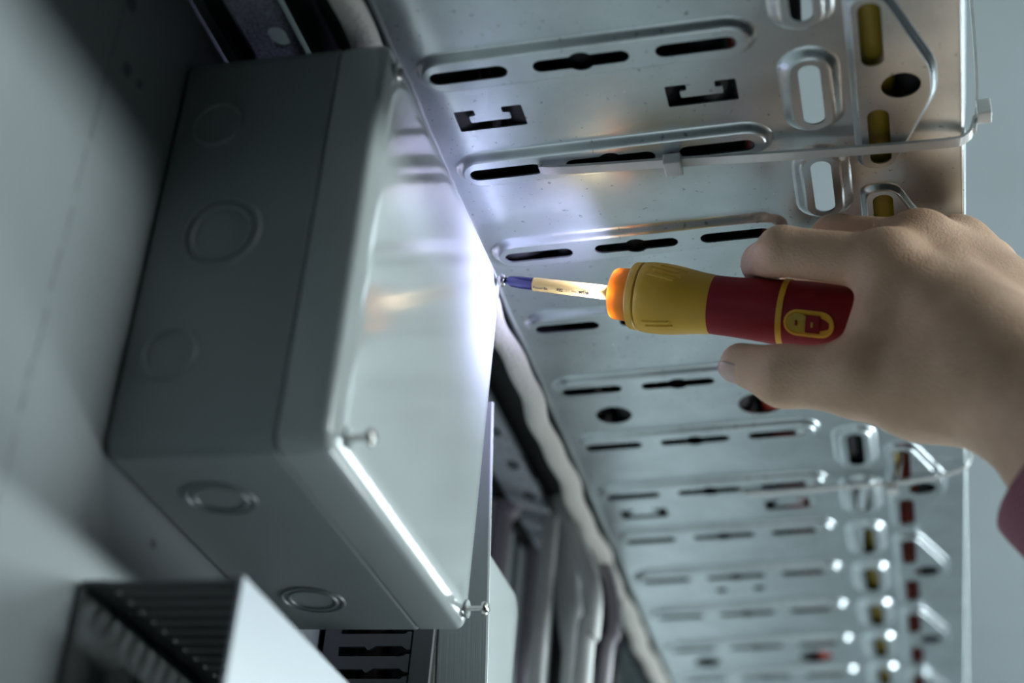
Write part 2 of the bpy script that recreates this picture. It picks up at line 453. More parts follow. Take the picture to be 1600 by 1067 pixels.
MB().loft(lathe([(K0 + 0.0042, 0.0040), (K0 + 0.0042, 0.0104), (K0 + 0.0050, 0.0104), (K0 + 0.0050, 0.0040)], 32)).build('led_baffle', M['h_yellow'], drv, 40)
MB().loft(lathe([(K0 + 0.0030, 0.0031), (K0 + 0.0030, 0.0066), (K0 + 0.0110, 0.0068)], 32)).build('chuck', M['h_yellow'], drv, 40)
MB().loft(lathe([(K0 + 0.0095, 0.0060), (K0 + 0.0097, 0.0150), (K0 + 0.0104, 0.0155), (K0 + 0.0134, 0.0158), (K0 + 0.0140, 0.0152), (K0 + 0.0143, 0.0120)], 56), True, True).build('collar', M['h_yellow'], drv, 35)
yb = MB().loft(lathe([(0.0696, 0.0120), (0.0700, 0.0154), (0.0710, 0.0160), (0.0740, 0.0163), (0.0800, 0.0163), (0.0860, 0.0158), (0.0920, 0.0149), (0.0980, 0.0140), (0.1036, 0.0135), (0.1040, 0.0125)], 64), True, True).build('front_grip', M['h_yellow'], drv, 35)
def prof(x):
    P_ = [(0.0700, 0.0154), (0.0710, 0.0160), (0.0740, 0.0163), (0.0800, 0.0163), (0.0860, 0.0158), (0.0920, 0.0149), (0.0980, 0.0140), (0.1036, 0.0135)]
    for (a, ra), (b_, rb) in zip(P_, P_[1:]):
        if a <= x <= b_: return ra + (rb - ra) * (x - a) / (b_ - a)
    return 0.0135
for a0, xs0 in ((58, 0.0755), (49, 0.0775), (40, 0.0745), (67, 0.0790), (-44, 0.0745), (-53, 0.0760), (130, 0.076), (140, 0.076), (220, 0.076), (230, 0.076)):
    rg = MB(); pts = []
    for k in range(9):
        x = xs0 + 0.0125 * k / 8
        a = math.radians(a0 - (5.0 if a0 > 0 else -4.0) * k / 8)
        r = prof(x) - 0.00025
        pts.append((x, r * math.sin(a), r * math.cos(a)))
    rg.tube(pts, 0.00090, 8); rg.build('grip_rib', M['h_yellow'], yb, 60)
RED = [(0.1034, 0.0120), (0.1036, 0.0134), (0.1060, 0.0136), (0.1140, 0.0140), (0.1240, 0.0145), (0.1340, 0.0149), (0.1440, 0.0151), (0.1560, 0.0151), (0.1660, 0.0147), (0.1760, 0.0135), (0.1840, 0.0112), (0.1880, 0.0075), (0.1890, 0.0)]
rings = []
SEG = 72
for x, r in RED:
    ring = []
    for k in range(SEG):
        th = 2 * math.pi * k / SEG
        w_ = max(0.0, 1 - abs(x - 0.120) / 0.017)
        d = 0.0013 * w_ * max(0.0, math.cos(4 * th + math.radians(0))) ** 3
        rr = max(r - d, 0.0001)
        ring.append((x, rr * math.sin(th), rr * math.cos(th)))
    rings.append(ring)
MB().loft(rings, True, True).build('rear_grip', M['h_red'], drv, 40)
MB().loft([[(x, r * math.sin(2 * math.pi * k / 64), r * math.cos(2 * math.pi * k / 64)) for k in range(64)] for x, r in ((0.1353, 0.0147), (0.1354, 0.0153), (0.1380, 0.0154), (0.1381, 0.0148))]).build('ring', M['h_ring'], drv, 40)
# slide switch on the camera side
def stadium_on(xc, a_c, L, Wd, R_, n=10):
    pts = []
    for c0, sgn in ((L / 2 - Wd / 2, 1), (-(L / 2 - Wd / 2), -1)):
        for k in range(n + 1):
            t = math.pi * (k / n - 0.5) + (0 if sgn > 0 else math.pi)
            pts.append((xc + c0 + Wd / 2 * math.cos(t), Wd / 2 * math.sin(t)))
    return [(x, R_ * math.sin(a_c + s / 0.0152), R_ * math.cos(a_c + s / 0.0152)) for x, s in pts]
SWA = math.radians(-14); SX = 0.1503
sw = MB().loft([stadium_on(SX, SWA, 0.0222, 0.0120, 0.0150), stadium_on(SX, SWA, 0.0220, 0.0118, 0.0156), stadium_on(SX, SWA, 0.0198, 0.0098, 0.0156), stadium_on(SX, SWA, 0.0192, 0.0092, 0.01515)], False, True).build('switch', M['h_ring'], drv, 40)
MB().loft([stadium_on(SX - 0.0046, SWA, 0.0094, 0.0088, 0.0150), stadium_on(SX - 0.0046, SWA, 0.0090, 0.0084, 0.0156)], False, True).build('slider', M['h_switch'], sw, 40)
def patch(x0, x1, s0, s1, R0, R1, m, name):
    n = 6; b_ = MB(); rings = []
    for R_, e in ((R0, 0), (R1, 0.0003)):
        ring = [(x0 + e, s) for s in np.linspace(s0 + e, s1 - e, n)] + [(x1 - e, s) for s in np.linspace(s1 - e, s0 + e, n)]
        rings.append([(x, R_ * math.sin(SWA + s / 0.0152), R_ * math.cos(SWA + s / 0.0152)) for x, s in ring])
    b_.loft(rings, False, True); return b_.build(name, m, sw, 40)
patch(SX - 0.0016, SX + 0.0050, -0.0040, 0.0040, 0.0150, 0.0160, M['h_red'], 'slider')
patch(SX + 0.0010, SX + 0.0022, -0.0012, 0.0012, 0.0159, 0.01615, M['h_switch'], 'switch_mark')
patch(SX - 0.0060, SX - 0.0050, -0.0012, 0.0012, 0.0155, 0.01575, M['h_red'], 'switch_mark')
# the LEDs' light
for k in range(3):
    a = math.radians(30 + 120 * k)
    l = bpy.data.lights.new('led_beam', 'SPOT'); l.energy = 0.48; l.color = (0.62, 0.62, 1.0)
    l.spot_size = math.radians(150); l.spot_blend = 1.0; l.shadow_soft_size = 0.0012
    lo = bpy.data.objects.new('led_beam', l); COL.objects.link(lo)
    lo.matrix_world = SD @ Matrix.Translation((K0 - 0.0015, 0.0088 * math.cos(a), 0.0088 * math.sin(a))) @ Matrix.Rotation(math.radians(90), 4, 'Y')

# ------------------------------------------------------------------ perforated cable tray
TM = Matrix(((0.99845, -0.01511, -0.05357, 0.0877), (0.01493, 0.99988, -0.00382, 0.0426), (0.05362, 0.00301, 0.99856, 0.1920), (0, 0, 0, 1)))
PIT = 0.06937; HB = 0.0034; TH = 0.0008
UL, UR, Y0, Y1 = -0.0135, 0.2165, -0.46, 1.75
tray = tag(empty('cable_tray', mat=TM), 'perforated galvanised steel cable tray running overhead beside the box', 'cable tray')
def stad(uc, yc, L, Wd, along='u', n=10):
    pts = []
    for sg in (1, -1):
        for k in range(n + 1):
            t = math.pi * (k / n - 0.5) + (0 if sg > 0 else math.pi)
            p = (sg * (L / 2 - Wd / 2) + Wd / 2 * math.cos(t), Wd / 2 * math.sin(t))
            pts.append((uc + p[0], yc + p[1]) if along == 'u' else (uc - p[1], yc + p[0]))
    return pts
def circ(uc, yc, r, n=24, ry=None):
    return [(uc + r * math.cos(2 * math.pi * k / n), yc + (ry or r) * math.sin(2 * math.pi * k / n)) for k in range(n)]
def midslot(uc, yc, L, Wd, r):
    """a slot with a round hole in its middle"""
    h = Wd / 2; a = math.asin(h / r); pts = []
    xe = L / 2 - h; n = 8
    for k in range(n + 1):
        t = math.pi * (k / n - 0.5); pts.append((uc + xe + h * math.cos(t), yc + h * math.sin(t)))
    for k in range(n + 1):
        t = a + (math.pi - 2 * a) * k / n; pts.append((uc + r * math.cos(t), yc + r * math.sin(t)))
    for k in range(n + 1):
        t = math.pi / 2 + math.pi * k / n; pts.append((uc - xe + h * math.cos(t), yc + h * math.sin(t)))
    for k in range(n + 1):
        t = math.pi + a + (math.pi - 2 * a) * k / n; pts.append((uc + r * math.cos(t), yc + r * math.sin(t)))
    return pts
def round_poly(pts, r, n=5):
    out = []; N = len(pts)
    for i in range(N):
        p = Vector(pts[i]); a = (Vector(pts[i - 1]) - p); b_ = (Vector(pts[(i + 1) % N]) - p)
        rr = min(r, a.length * 0.45, b_.length * 0.45)
        A, B = p + a.normalized() * rr, p + b_.normalized() * rr
        for k in range(n + 1):
            t = k / n; q = A * (1 - t) ** 2 + p * 2 * t * (1 - t) + B * t * t
            out.append((q.x, q.y))
    return out
def sheet(outer, holes, z0, z1, name):
    """flat sheet with holes, as a real mesh"""
    cu = bpy.data.curves.new('sh', 'CURVE'); cu.dimensions = '2D'; cu.fill_mode = 'BOTH'; cu.extrude = (z1 - z0) / 2
    for lp in [outer] + holes:
        sp = cu.splines.new('POLY'); sp.points.add(len(lp) - 1); sp.use_cyclic_u = True
        for i, (x, y) in enumerate(lp): sp.points[i].co = (x, y, 0, 1)
    ob = bpy.data.objects.new('sh', cu); COL.objects.link(ob)
    me = bpy.data.meshes.new_from_object(ob.evaluated_get(bpy.context.evaluated_depsgraph_get()))
    bpy.data.objects.remove(ob)
    me.transform(Matrix.Translation((0, 0, (z0 + z1) / 2))); me.materials.clear(); me.name = name
    return me
def emboss(outer, inner_fn, holes, name, parent):
    """pressed-out panel: sloped rim from the sheet down to a pierced floor"""
    mb = MB(); n = 6; rings = []
    for k in range(n + 1):
        t = k / n
        z = HB * (1 - (3 * t * t - 2 * t ** 3))
        rings.append([(u, y, z) for u, y in inner_fn(t)])
    mb.loft(rings)
    mb.loft([[(u, y, z + TH) for u, y, z in r] for r in rings])
    me = mb.mesh(name)
    fl = sheet(inner_fn(1.0), holes, 0.0, TH, name)
    bm = bmesh.new(); bm.from_mesh(me); bm.from_mesh(fl)
    bm.to_mesh(me); bm.free()
    return me
holes = []
# long ribs, all alike: one mesh
RU0, RU1, RW, RIN = -0.0065, 0.1370, 0.0250, 0.0040
UC = (RU0 + RU1) / 2; RL = RU1 - RU0
rib_fn = lambda t: stad(UC, 0, RL - 2 * RIN * t, RW - 2 * RIN * t)
SW_ = 0.0078
rib_me = emboss(None, rib_fn, [stad(0.01675, 0, 0.0335, SW_), midslot(0.0645, 0, 0.0404, SW_ * 0.95, 0.0057), stad(0.1119, 0, 0.0331, SW_)], 'rib', tray)
fr = None
NR0, NR1 = -5, 24
for n in range(NR0, NR1 + 1):
    y = n * PIT
    o = link('rib', rib_me, M['zinc'], tray, 40); o.location = (0, y, 0)
    holes.append([(u, y + v) for u, v in rib_fn(0)])
    k = n % 6
    if k == 0:      # C-shaped cuts
        for u0 in (0.0030, 0.0950):
            yb_ = y + 0.0270
            c = [(0, 0), (0.0090, 0), (0.0090, 0.0040), (0.0060, 0.0040), (0.0060, 0.0085), (0.0240, 0.0085), (0.0240, 0.0040), (0.0210, 0.0040), (0.0210, 0), (0.0300, 0), (0.0300, 0.0140), (0, 0.0140)]
            holes.append(round_poly([(u0 + a, yb_ + b_) for a, b_ in c], 0.0009, 3))
    if k == 2:      # two small holes
        for u0 in (0.0510, 0.0773): holes.append(circ(u0, y + 0.0310, 0.0042))
    if k == 4:      # round knock-out holes
        holes.append(circ(0.0225, y + 0.0368, 0.0103, 32)); holes.append(circ(0.1060, y + 0.0368, 0.0125, 32))
# column of upright slots
A_fn = lambda t: stad(0.1553, 0, 0.0570 - 2 * 0.0052 * t, 0.0262 - 2 * 0.0052 * t, 'y')
a_me = emboss(None, A_fn, [stad(0.1553, 0, 0.0400, 0.0090, 'y')], 'slot_panel', tray)
AP = 0.0669
n = -6
while 0.0403 + n * AP < Y1 - 0.06:
    y = 0.0403 + n * AP
    o = link('slot_panel', a_me, M['zinc'], tray, 40); o.location = (0, y, 0)
    holes.append([(u, y + v) for u, v in A_fn(0)]); n += 1
# column of bent panels: slot, hole, slot
def B_fn(t):
    e = 0.0030 * t
    p = [(0.1712 + e, -0.0590 + e), (0.1880 - e * 0.6, -0.0590 + e), (0.2070 - e, -0.0100 + e * 0.4), (0.2070 - e, 0.0100 - e * 0.4), (0.1880 - e * 0.6, 0.0590 - e), (0.1712 + e, 0.0590 - e)]
    return round_poly(p, 0.0075 - e * 0.4, 6)
b_me = emboss(None, B_fn, [stad(0.1812, -0.0340, 0.0390, 0.0092, 'y'), stad(0.1818, 0.0340, 0.0390, 0.0092, 'y'), circ(0.1920, 0.0, 0.0082)], 'pierced_panel', tray)
n = -3
while 0.0404 + n * AP * 1.96 < Y1 - 0.08:
    y = 0.0404 + n * AP * 1.96
    o = link('pierced_panel', b_me, M['zinc'], tray, 40); o.location = (0, y, 0)
    holes.append([(u, y + v) for u, v in B_fn(0)]); n += 1
UF = -0.0092                       # here the sheet starts to roll up into the left flange
pl = sheet([(UF, Y0), (UR, Y0), (UR, Y1), (UF, Y1)], holes, HB, HB + TH, 'plate')
link('plate', pl, M['zinc'], tray)
# side flanges, the right one flared outwards; both made tall to block lamp light
def flange(u0, du, name):
    r_ = [(u0, HB), (u0 + du * 0.05, HB + 0.0006), (u0 + du * 0.15, HB + 0.004), (u0 + du, HB + 0.110), (u0 + du + math.copysign(0.0012, du), HB + 0.110), (u0 + du * 0.15 + math.copysign(0.001, du), HB + 0.0035), (u0 + du * 0.12, HB - 0.0008), (u0, HB - 0.0010)]
    MB().loft([[(u, y, z) for u, z in r_] for y in (Y0, Y1)], True, True).build(name, M['zinc'], tray, 30)
flange(UR, 0.0085, 'side_flange')
RR = 0.0062
arc = [(UF - RR * math.sin(math.radians(9 * k)), HB + RR * (1 - math.cos(math.radians(9 * k)))) for k in range(11)] + [(UF - RR - 0.0004, HB + 0.110)]
arc2 = [(u + 0.0011 * min(1, k / 9), z + TH * (1 - min(1, k / 10))) for k, (u, z) in enumerate(arc)][::-1]
MB().loft([[(u, y, z) for u, z in arc + arc2] for y in (Y0, Y1)], True, True).build('side_flange', M['zinc'], tray, 30)

# braided strip along the left edge of the tray
st = MB(); pts = []; y = Y0
rings = []
while y < Y1:
    wv = 0.0011 * math.sin(y * 52 + 0.6) + 0.0008 * math.sin(y * 117)
    h = 0.0068 + 0.0008 * math.sin(y * 70)
    uc = UL - 0.0052 + wv - 0.002 * max(0, min(1, (y - 0.25) / 0.2))
    rings.append([(uc + 0.0066 * math.cos(a), y, 0.0006 + h * 0.5 * math.sin(a)) for a in [2 * math.pi * k / 14 for k in range(14)]])
    y += 0.006
st.loft(rings, True, True)
o = st.build('braided_strip', M['braid'], None, 60, TM)
tag(o, 'wavy beige braided strip along the left edge of the cable tray', 'edge strip')

# cable ties
def strap(pts, wd, th, side):
    mb = MB(); P_ = [Vector(p) for p in pts]; rings = []
    for i, p in enumerate(P_):
        t = (P_[min(i + 1, len(P_) - 1)] - P_[max(i - 1, 0)]).normalized()
        s = Vector(side); s = (s - t * s.dot(t)).normalized(); n_ = t.cross(s)
        rings.append([p + s * a * wd / 2 + n_ * b_ * th / 2 for a, b_ in ((-1, -1), (1, -1), (1, 1), (-1, 1))])
    return mb.loft(rings, True, True)
def bev_box(c, s, r=0.0007):
    bm = bmesh.new(); bmesh.ops.create_cube(bm, size=1)
    for v in bm.verts: v.co = Vector((v.co.x * s[0] + c[0], v.co.y * s[1] + c[1], v.co.z * s[2] + c[2]))
    bmesh.ops.bevel(bm, geom=bm.edges[:], offset=r, segments=3, affect='EDGES', profile=0.6)
    me = bpy.data.meshes.new('bx'); bm.to_mesh(me); bm.free(); return me
t1 = tag(empty('cable_tie', mat=TM), 'clear nylon cable tie stretched across the tray above the hand', 'cable tie', 'cable ties on the tray')
strap(spline([(0.0300, 0.0655, 0.0055), (0.0335, 0.0670, 0.0005), (0.0390, 0.0685, -0.0022), (0.092, 0.0725, -0.0024), (0.150, 0.0770, -0.0026), (0.205, 0.0815, -0.0016), (0.2185, 0.0830, 0.0012), (0.2230, 0.0822, 0.0100)], 8), 0.0058, 0.0013, (0, 1, 0)).build('strap', M['nylon'], t1, 50)
link('head', bev_box((0.0920, 0.0722, -0.0040), (0.0080, 0.0100, 0.0055)), M['nylon'], t1, 50)
t2 = tag(empty('cable_tie', mat=TM), 'white nylon tie whose square head sticks out at the right tray edge', 'cable tie', 'cable ties on the tray')
strap(spline([(0.2222, 0.0830, 0.0040), (0.2240, 0.0825, 0.0140), (0.2258, 0.0820, 0.0300), (0.2275, 0.0815, 0.0600), (0.2290, 0.0812, 0.1050), (0.2285, 0.0812, 0.1180), (0.2230, 0.0810, 0.1190)], 8), 0.0046, 0.0013, (0, 1, 0)).build('strap', M['nylon'], t2, 50)
link('head', bev_box((0.2268, 0.0800, 0.0120), (0.0062, 0.0080, 0.0080)), M['nylon'], t2, 50)
t3 = tag(empty('cable_tie', mat=TM), 'thin nylon cable tie across the tray below the wrist', 'cable tie', 'cable ties on the tray')
strap(spline([(0.0800, 0.4200, 0.0050), (0.0850, 0.4205, -0.0004), (0.092, 0.4210, -0.0018), (0.140, 0.4200, -0.0020), (0.190, 0.4170, -0.0022), (0.2120, 0.4110, -0.0010), (0.2190, 0.4080, 0.0020), (0.2230, 0.4060, 0.0120)], 8), 0.0038, 0.0012, (0, 1, 0)).build('strap', M['nylon'], t3, 50)
link('head', bev_box((0.1740, 0.4240, -0.0034), (0.0070, 0.0100, 0.0048)), M['nylon'], t3, 50)

# cables lying in the tray
def cable(pts, r, m, label, group, mtx=None, name='cable', n=12, cat='cable'):
    o = MB().tube(spline(pts, n), r, 16).build(name, m, None, 70, mtx)
    return tag(o, label, cat, group)
Z0 = HB + TH
def lay(us, r, m, label, dz=0.0):
    ys = (-0.44, -0.1, 0.15, 0.35, 0.55, 0.8, 1.7)
    return cable([(u, y, Z0 + r + dz) for u, y in zip(us, ys)], r, m, label, 'cables lying in the tray', TM)
lay([0.004] * 7, 0.0140, M['black_cable'], 'thick black cable seen through the leftmost slots of the tray')
lay([0.034, 0.0335, 0.034, 0.034, 0.034, 0.034, 0.034], 0.0135, M['black_cable'], 'black cable behind the left part of the tray slots')
lay([0.0625] * 7, 0.0140, M['black_cable'], 'black cable behind the keyhole slots of the tray')
lay([0.090] * 7, 0.0120, M['black_cable'], 'black cable between the keyhole slots and the red cable')
cable([(0.1175, -0.44, 0.0340), (0.1175, 0.0, 0.0340), (0.1175, 0.12, 0.0340), (0.1168, 0.19, 0.0295), (0.1150, 0.24, 0.0190), (0.1140, 0.29, Z0 + 0.0095), (0.1135, 0.36, Z0 + 0.0088), (0.1135, 0.46, Z0 + 0.0088), (0.1140, 0.6, Z0 + 0.0088), (0.1140, 1.7, Z0 + 0.0088)], 0.0083, M['red_cable'], 'red cable seen through the big round tray hole below the thumb', 'cables lying in the tray', TM)
cable([(0.1150, -0.44, Z0 + 0.0085), (0.1150, -0.1, Z0 + 0.0085), (0.1150, 0.05, Z0 + 0.0085), (0.1150, 0.168, Z0 + 0.0085)], 0.0085, M['black_cable'], 'black cable ending above the index finger behind the right slots of the ribs', 'cables lying in the tray', TM)
for i_, u_ in enumerate((0.019, 0.048, 0.077, 0.1018, 0.1367)):  # upper layer added so no light shows through gaps between the cables
    lay([u_] * 7, 0.0142 if i_ < 3 else 0.0105, M['black_cable'], ['added black backing cable furthest from the right flange', 'second added black backing cable from the left tray edge', 'middle added black backing cable in the tray', 'added black backing cable beside the red cable', 'added black backing cable nearest the open slots'][i_], dz=0.0245 if i_ < 3 else 0.031)
cable([(0.140, -0.44, Z0 + 0.0085), (0.1465, -0.08, Z0 + 0.0085), (0.1465, 0.0, Z0 + 0.0085), (0.1400, 0.045, Z0 + 0.0085), (0.1360, 0.10, Z0 + 0.0085), (0.1360, 0.2, Z0 + 0.0085), (0.1480, 0.31, Z0 + 0.0085), (0.1520, 0.37, Z0 + 0.0085), (0.1500, 0.43, Z0 + 0.0085), (0.1420, 0.50, Z0 + 0.0085), (0.138, 0.8, Z0 + 0.0085), (0.138, 1.7, Z0 + 0.0085)], 0.0085, M['black_cable'], 'black cable behind the right ends of the long tray ribs', 'cables lying in the tray', TM)
lay([0.182, 0.1818, 0.1818, 0.178, 0.160, 0.158, 0.158], 0.0085, M['yellow_cable'], 'yellow cable seen through the upright tray slots above the hand')
lay([0.1998, 0.1994, 0.1994, 0.2000, 0.198, 0.196, 0.196], 0.0092, M['black_cable'], 'black cable along the right flange of the tray')
lay([0.2035, 0.2035, 0.2035, 0.195, 0.183, 0.182, 0.182], 0.0070, M['red_cable'], 'red cable crossing over to the right tray slots far down the tray', dz=0.019)

# ------------------------------------------------------------------ things between wall and tray above the box
cable([(0.0455, -0.4, 0.2265), (0.0455, 0.2, 0.2265), (0.0455, 0.6, 0.2265), (0.0455, 1.6, 0.2265)], 0.0185, M['black_cable'], 'thick black cable added to darken the gap between wall and tray above the box', 'cables added to darken the gap above the box')  # this and the thin one are added to keep the gap black
cable([(0.0065, -0.4, 0.212), (0.0065, 0.2, 0.212), (0.0065, 0.6, 0.212), (0.0065, 1.6, 0.212)], 0.0072, M['black_cable'], 'thin black cable added to darken the strip along the wall above the box', 'cables added to darken the gap above the box')
rl = tag(empty('mounting_rail', (0.0235, 0.0, 0.200)), 'speckled grey steel rail with oval holes above the box', 'rail')
rh = [stad(0.0060, y, 0.0130, 0.0075, 'y') for y in [k * 0.045 - 0.30 for k in range(20)]]
link('web', sheet([(-0.0080, -0.40), (0.0130, -0.40), (0.0130, 0.62), (-0.0080, 0.62)], rh, -0.0008, 0.0008, 'web'), M['rail'], rl)
MB().box((-0.0095, -0.40, 0.0), (-0.0080, 0.62, 0.012)).build('flange', M['rail'], rl)

# ------------------------------------------------------------------ slotted wiring duct in front, below the box
d1 = tag(empty('wiring_duct', (0.0, 0.005, -0.046)), 'open-ended slotted wiring duct with pale cover below the box', 'wiring duct')
L1, DX, DZ = 0.205, 0.0590, 0.085
MB().box((0.0, 0.0, -DZ), (0.0022, L1, -0.002)).build('base', M['duct_inside'], d1)
for zt in (0.0, -DZ + 0.0016):
    MB().box((0.0, 0.0, zt - 0.0016), (0.0105, L1, zt)).build('side_wall', M['duct_dark'], d1)
    fm = MB().box((0.0105, 0.0, zt - 0.0016), (DX - 0.001, 0.0056, zt)).box((DX - 0.0042, -0.0009, zt - 0.0020), (DX - 0.0008, 0.0065, zt + 0.0002)).mesh('fin')
    y = 0.001
    while y < L1 - 0.006:
        o = link('fin', fm, M['duct_dark'], d1); o.location = (0, y, 0); y += 0.0095
cv = MB()
cv.loft([[(x, y, z) for x, z in ((DX, 0.001), (DX + 0.0015, 0.0005), (DX + 0.0015, -DZ - 0.0005), (DX, -DZ - 0.001), (DX - 0.004, -DZ - 0.001), (DX - 0.004, -DZ - 0.0004), (DX, -DZ), (DX, -0.0002), (DX - 0.004, 0.0004), (DX - 0.004, 0.001))] for y in (-0.0005, L1)], True, True)
cv.build('cover', M['duct_lid'], d1)
for k, (x, z, r, m_) in enumerate(((0.012, -0.030, 0.0045, 'duct_dark'), (0.010, -0.047, 0.0055, 'grey_cable'), (0.024, -0.050, 0.0050, 'black_cable'), (0.013, -0.063, 0.0048, 'duct_dark'), (0.030, -0.066, 0.0050, 'grey_cable'))):
    pts = [(x + random.uniform(-0.002, 0.002), 0.020 + 0.004 * k + 0.02 * q_, -0.046 + z + random.uniform(-0.003, 0.003)) for q_ in range(9)]
    cable(pts, r, M[m_], ['dark wire lying highest in the open duct', 'grey wire against the wall inside the open duct', 'black wire in the middle of the open duct', 'dark wire low against the wall in the open duct', 'grey wire low in the open duct near its cover'][k], 'wires in the open duct', name='wire', n=4, cat='wire')

# ------------------------------------------------------------------ upright duct, steel post and second box behind
d2 = tag(empty('wiring_duct', (0.0, 0.226, -0.36)), 'upright grey wiring duct with hooked fins behind the box', 'wiring duct')
HZ = 0.50
MB().box((0.0, 0.0, 0.0), (0.0020, 0.040, HZ)).build('base', M['duct_fin'], d2)
for yy in (0.0, 0.0385):
    MB().box((0.0, yy, 0.0), (0.0095, yy + 0.0015, HZ)).build('side_wall', M['duct_fin'], d2)
    def fin():
        p = [(0.0095, -0.0031), (0.0225, -0.0031), (0.0238, -0.0046), (0.0250, -0.0046), (0.0280, -0.0028), (0.0405, -0.0028), (0.0430, -0.0046), (0.0448, -0.0046), (0.0448, 0.0040), (0.0430, 0.0042), (0.0418, 0.0030), (0.0095, 0.0031)]
        return MB().loft([[(x, y_, z) for x, z in p] for y_ in (yy, yy + 0.0015)], True, True).mesh('fin')
    fm = fin(); z = 0.0145
    while z < HZ - 0.005:
        o = link('fin', fm, M['duct_fin'], d2); o.location = (0, 0, z); z += 0.0109
cv = MB().loft([[(x, y, z) for x, y in ((0.0460, -0.0010), (0.0555, -0.0010), (0.0562, 0.0), (0.0562, 0.040), (0.0555, 0.041), (0.0460, 0.041), (0.0460, 0.0395), (0.0545, 0.0395), (0.0545, 0.0005), (0.0460, 0.0005))] for z in (0.0, HZ)], True, True).build('cover', M['duct_fin'], d2)
cable([(0.020, 0.246, -0.35), (0.022, 0.246, -0.1), (0.018, 0.246, 0.13)], 0.008, M['maroon_wire'], 'dark red wire behind the hooked fins of the upright duct', 'wires in the upright duct', name='wire', cat='wire')

ps = tag(empty('steel_post', (0.0818, 0.2300, 0.0)), 'brushed steel post standing behind the lower far corner of the box', 'post')
ps.rotation_euler = (0, math.radians(-4.0), 0)
MB().loft([[(x, y, z) for x, y in ((-0.0245, 0.0), (-0.0235, -0.0012), (-0.0008, -0.0012), (0.0, -0.0006), (0.0, 0.0004), (-0.0015, 0.0008), (-0.0025, 0.0012), (-0.0230, 0.0012), (-0.0230, 0.012), (-0.0245, 0.012))] for z in (-0.36, 0.14)], True, True).build('profile', M['post'], ps, 30)
MB().box((-0.0262, -0.0016, -0.36), (-0.0246, 0.004, 0.14)).build('edge_trim', M['screw'], ps)

b2 = tag(empty('junction_box', (0.0, 0.250, -0.100)), 'second pale junction box further along the wall behind the steel post', 'junction box')
Q = lambda lv: [[(x, y + 0.016, z) for x, y, z in r] for r in shell(lv, 0, 0, 0.088, 0.185, 0.012)]
MB().loft(Q([(0.0, 0.0), (0.044, 0.0)]), True, True).build('body', M['plastic'], b2, 30)
MB().loft(Q([(0.0445, 0.001), (0.045, 0.0), (0.057, 0.0), (0.0592, 0.0008), (0.0600, 0.003)]), True, True).build('lid', M['lid'], b2, 40)

# hanging cables behind
HG = 'grey cables hanging behind the boxes'
cable([(0.050, 0.52, 0.32), (0.038, 0.50, 0.245), (0.0357, 0.50, 0.2039), (0.0347, 0.50, 0.1372), (0.0344, 0.50, 0.0878), (0.034, 0.50, -0.3)], 0.0055, M['grey_cable'], 'leftmost of the pale cables hanging straight down behind the boxes', HG)
cable([(0.060, 0.52, 0.33), (0.042, 0.51, 0.26), (0.0400, 0.515, 0.2223), (0.0487, 0.515, 0.1587), (0.0523, 0.515, 0.0878), (0.053, 0.515, -0.3)], 0.0060, M['grey_cable'], 'middle pale cable of the hanging bunch behind the boxes', HG)
cable([(0.052, 0.50, 0.30), (0.040, 0.49, 0.235), (0.0556, 0.49, 0.1807), (0.0683, 0.49, 0.1454), (0.0692, 0.49, 0.1156), (0.0657, 0.49, 0.0878), (0.062, 0.49, -0.3)], 0.0060, M['grey_cable'], 'pale cable bowing out to the right in the hanging bunch', HG)
cable([(0.030, 0.535, 0.30), (0.036, 0.535, 0.18), (0.0470, 0.535, 0.1157), (0.0610, 0.535, 0.0878), (0.075, 0.535, 0.0), (0.08, 0.535, -0.3)], 0.0045, M['grey_cable'], 'thin pale cable slanting right at the foot of the hanging bunch', HG)
cable([(0.030, 0.48, 0.262), (0.022, 0.48, 0.2230), (0.0131, 0.48, 0.1960), (0.008, 0.48, 0.1650), (0.008, 0.48, -0.2)], 0.0065, M['lilac_cable'], 'lilac grey cable slanting left just beside the steel post', HG)
cable([(0.034, 0.56, 0.30), (0.0266, 0.56, 0.270), (0.0138, 0.56, 0.240), (0.0100, 0.56, 0.20), (0.0100, 0.56, -0.2)], 0.0060, M['lilac_cable'], 'darker lilac cable slanting left behind the bunch under the tray edge', HG)
cable([(0.050, 0.56, 0.215), (0.0640, 0.56, 0.180), (0.0690, 0.56, 0.145), (0.0640, 0.56, 0.10), (0.062, 0.56, -0.2)], 0.0045, M['lilac_cable'], 'thin dull cable nearest the tray edge in the hanging bunch', HG)
cable([(0.0480, 0.55, 0.235), (0.0530, 0.55, 0.222), (0.0580, 0.55, 0.208), (0.0590, 0.55, 0.195)], 0.0028, M['green_cable'], 'short green wire peeking out below the tray edge', None, name='wire', cat='wire')
cable([(0.022, 0.60, 0.32), (0.022, 0.60, 0.2), (0.026, 0.60, -0.3)], 0.0070, M['black_cable'], 'black cable at the back of the hanging bunch', 'black cables hanging behind')
cable([(0.030, 0.62, 0.28), (0.052, 0.62, 0.17), (0.056, 0.62, -0.3)], 0.0100, M['black_cable'], 'black cable hanging beside the lower tray edge', 'black cables hanging behind')

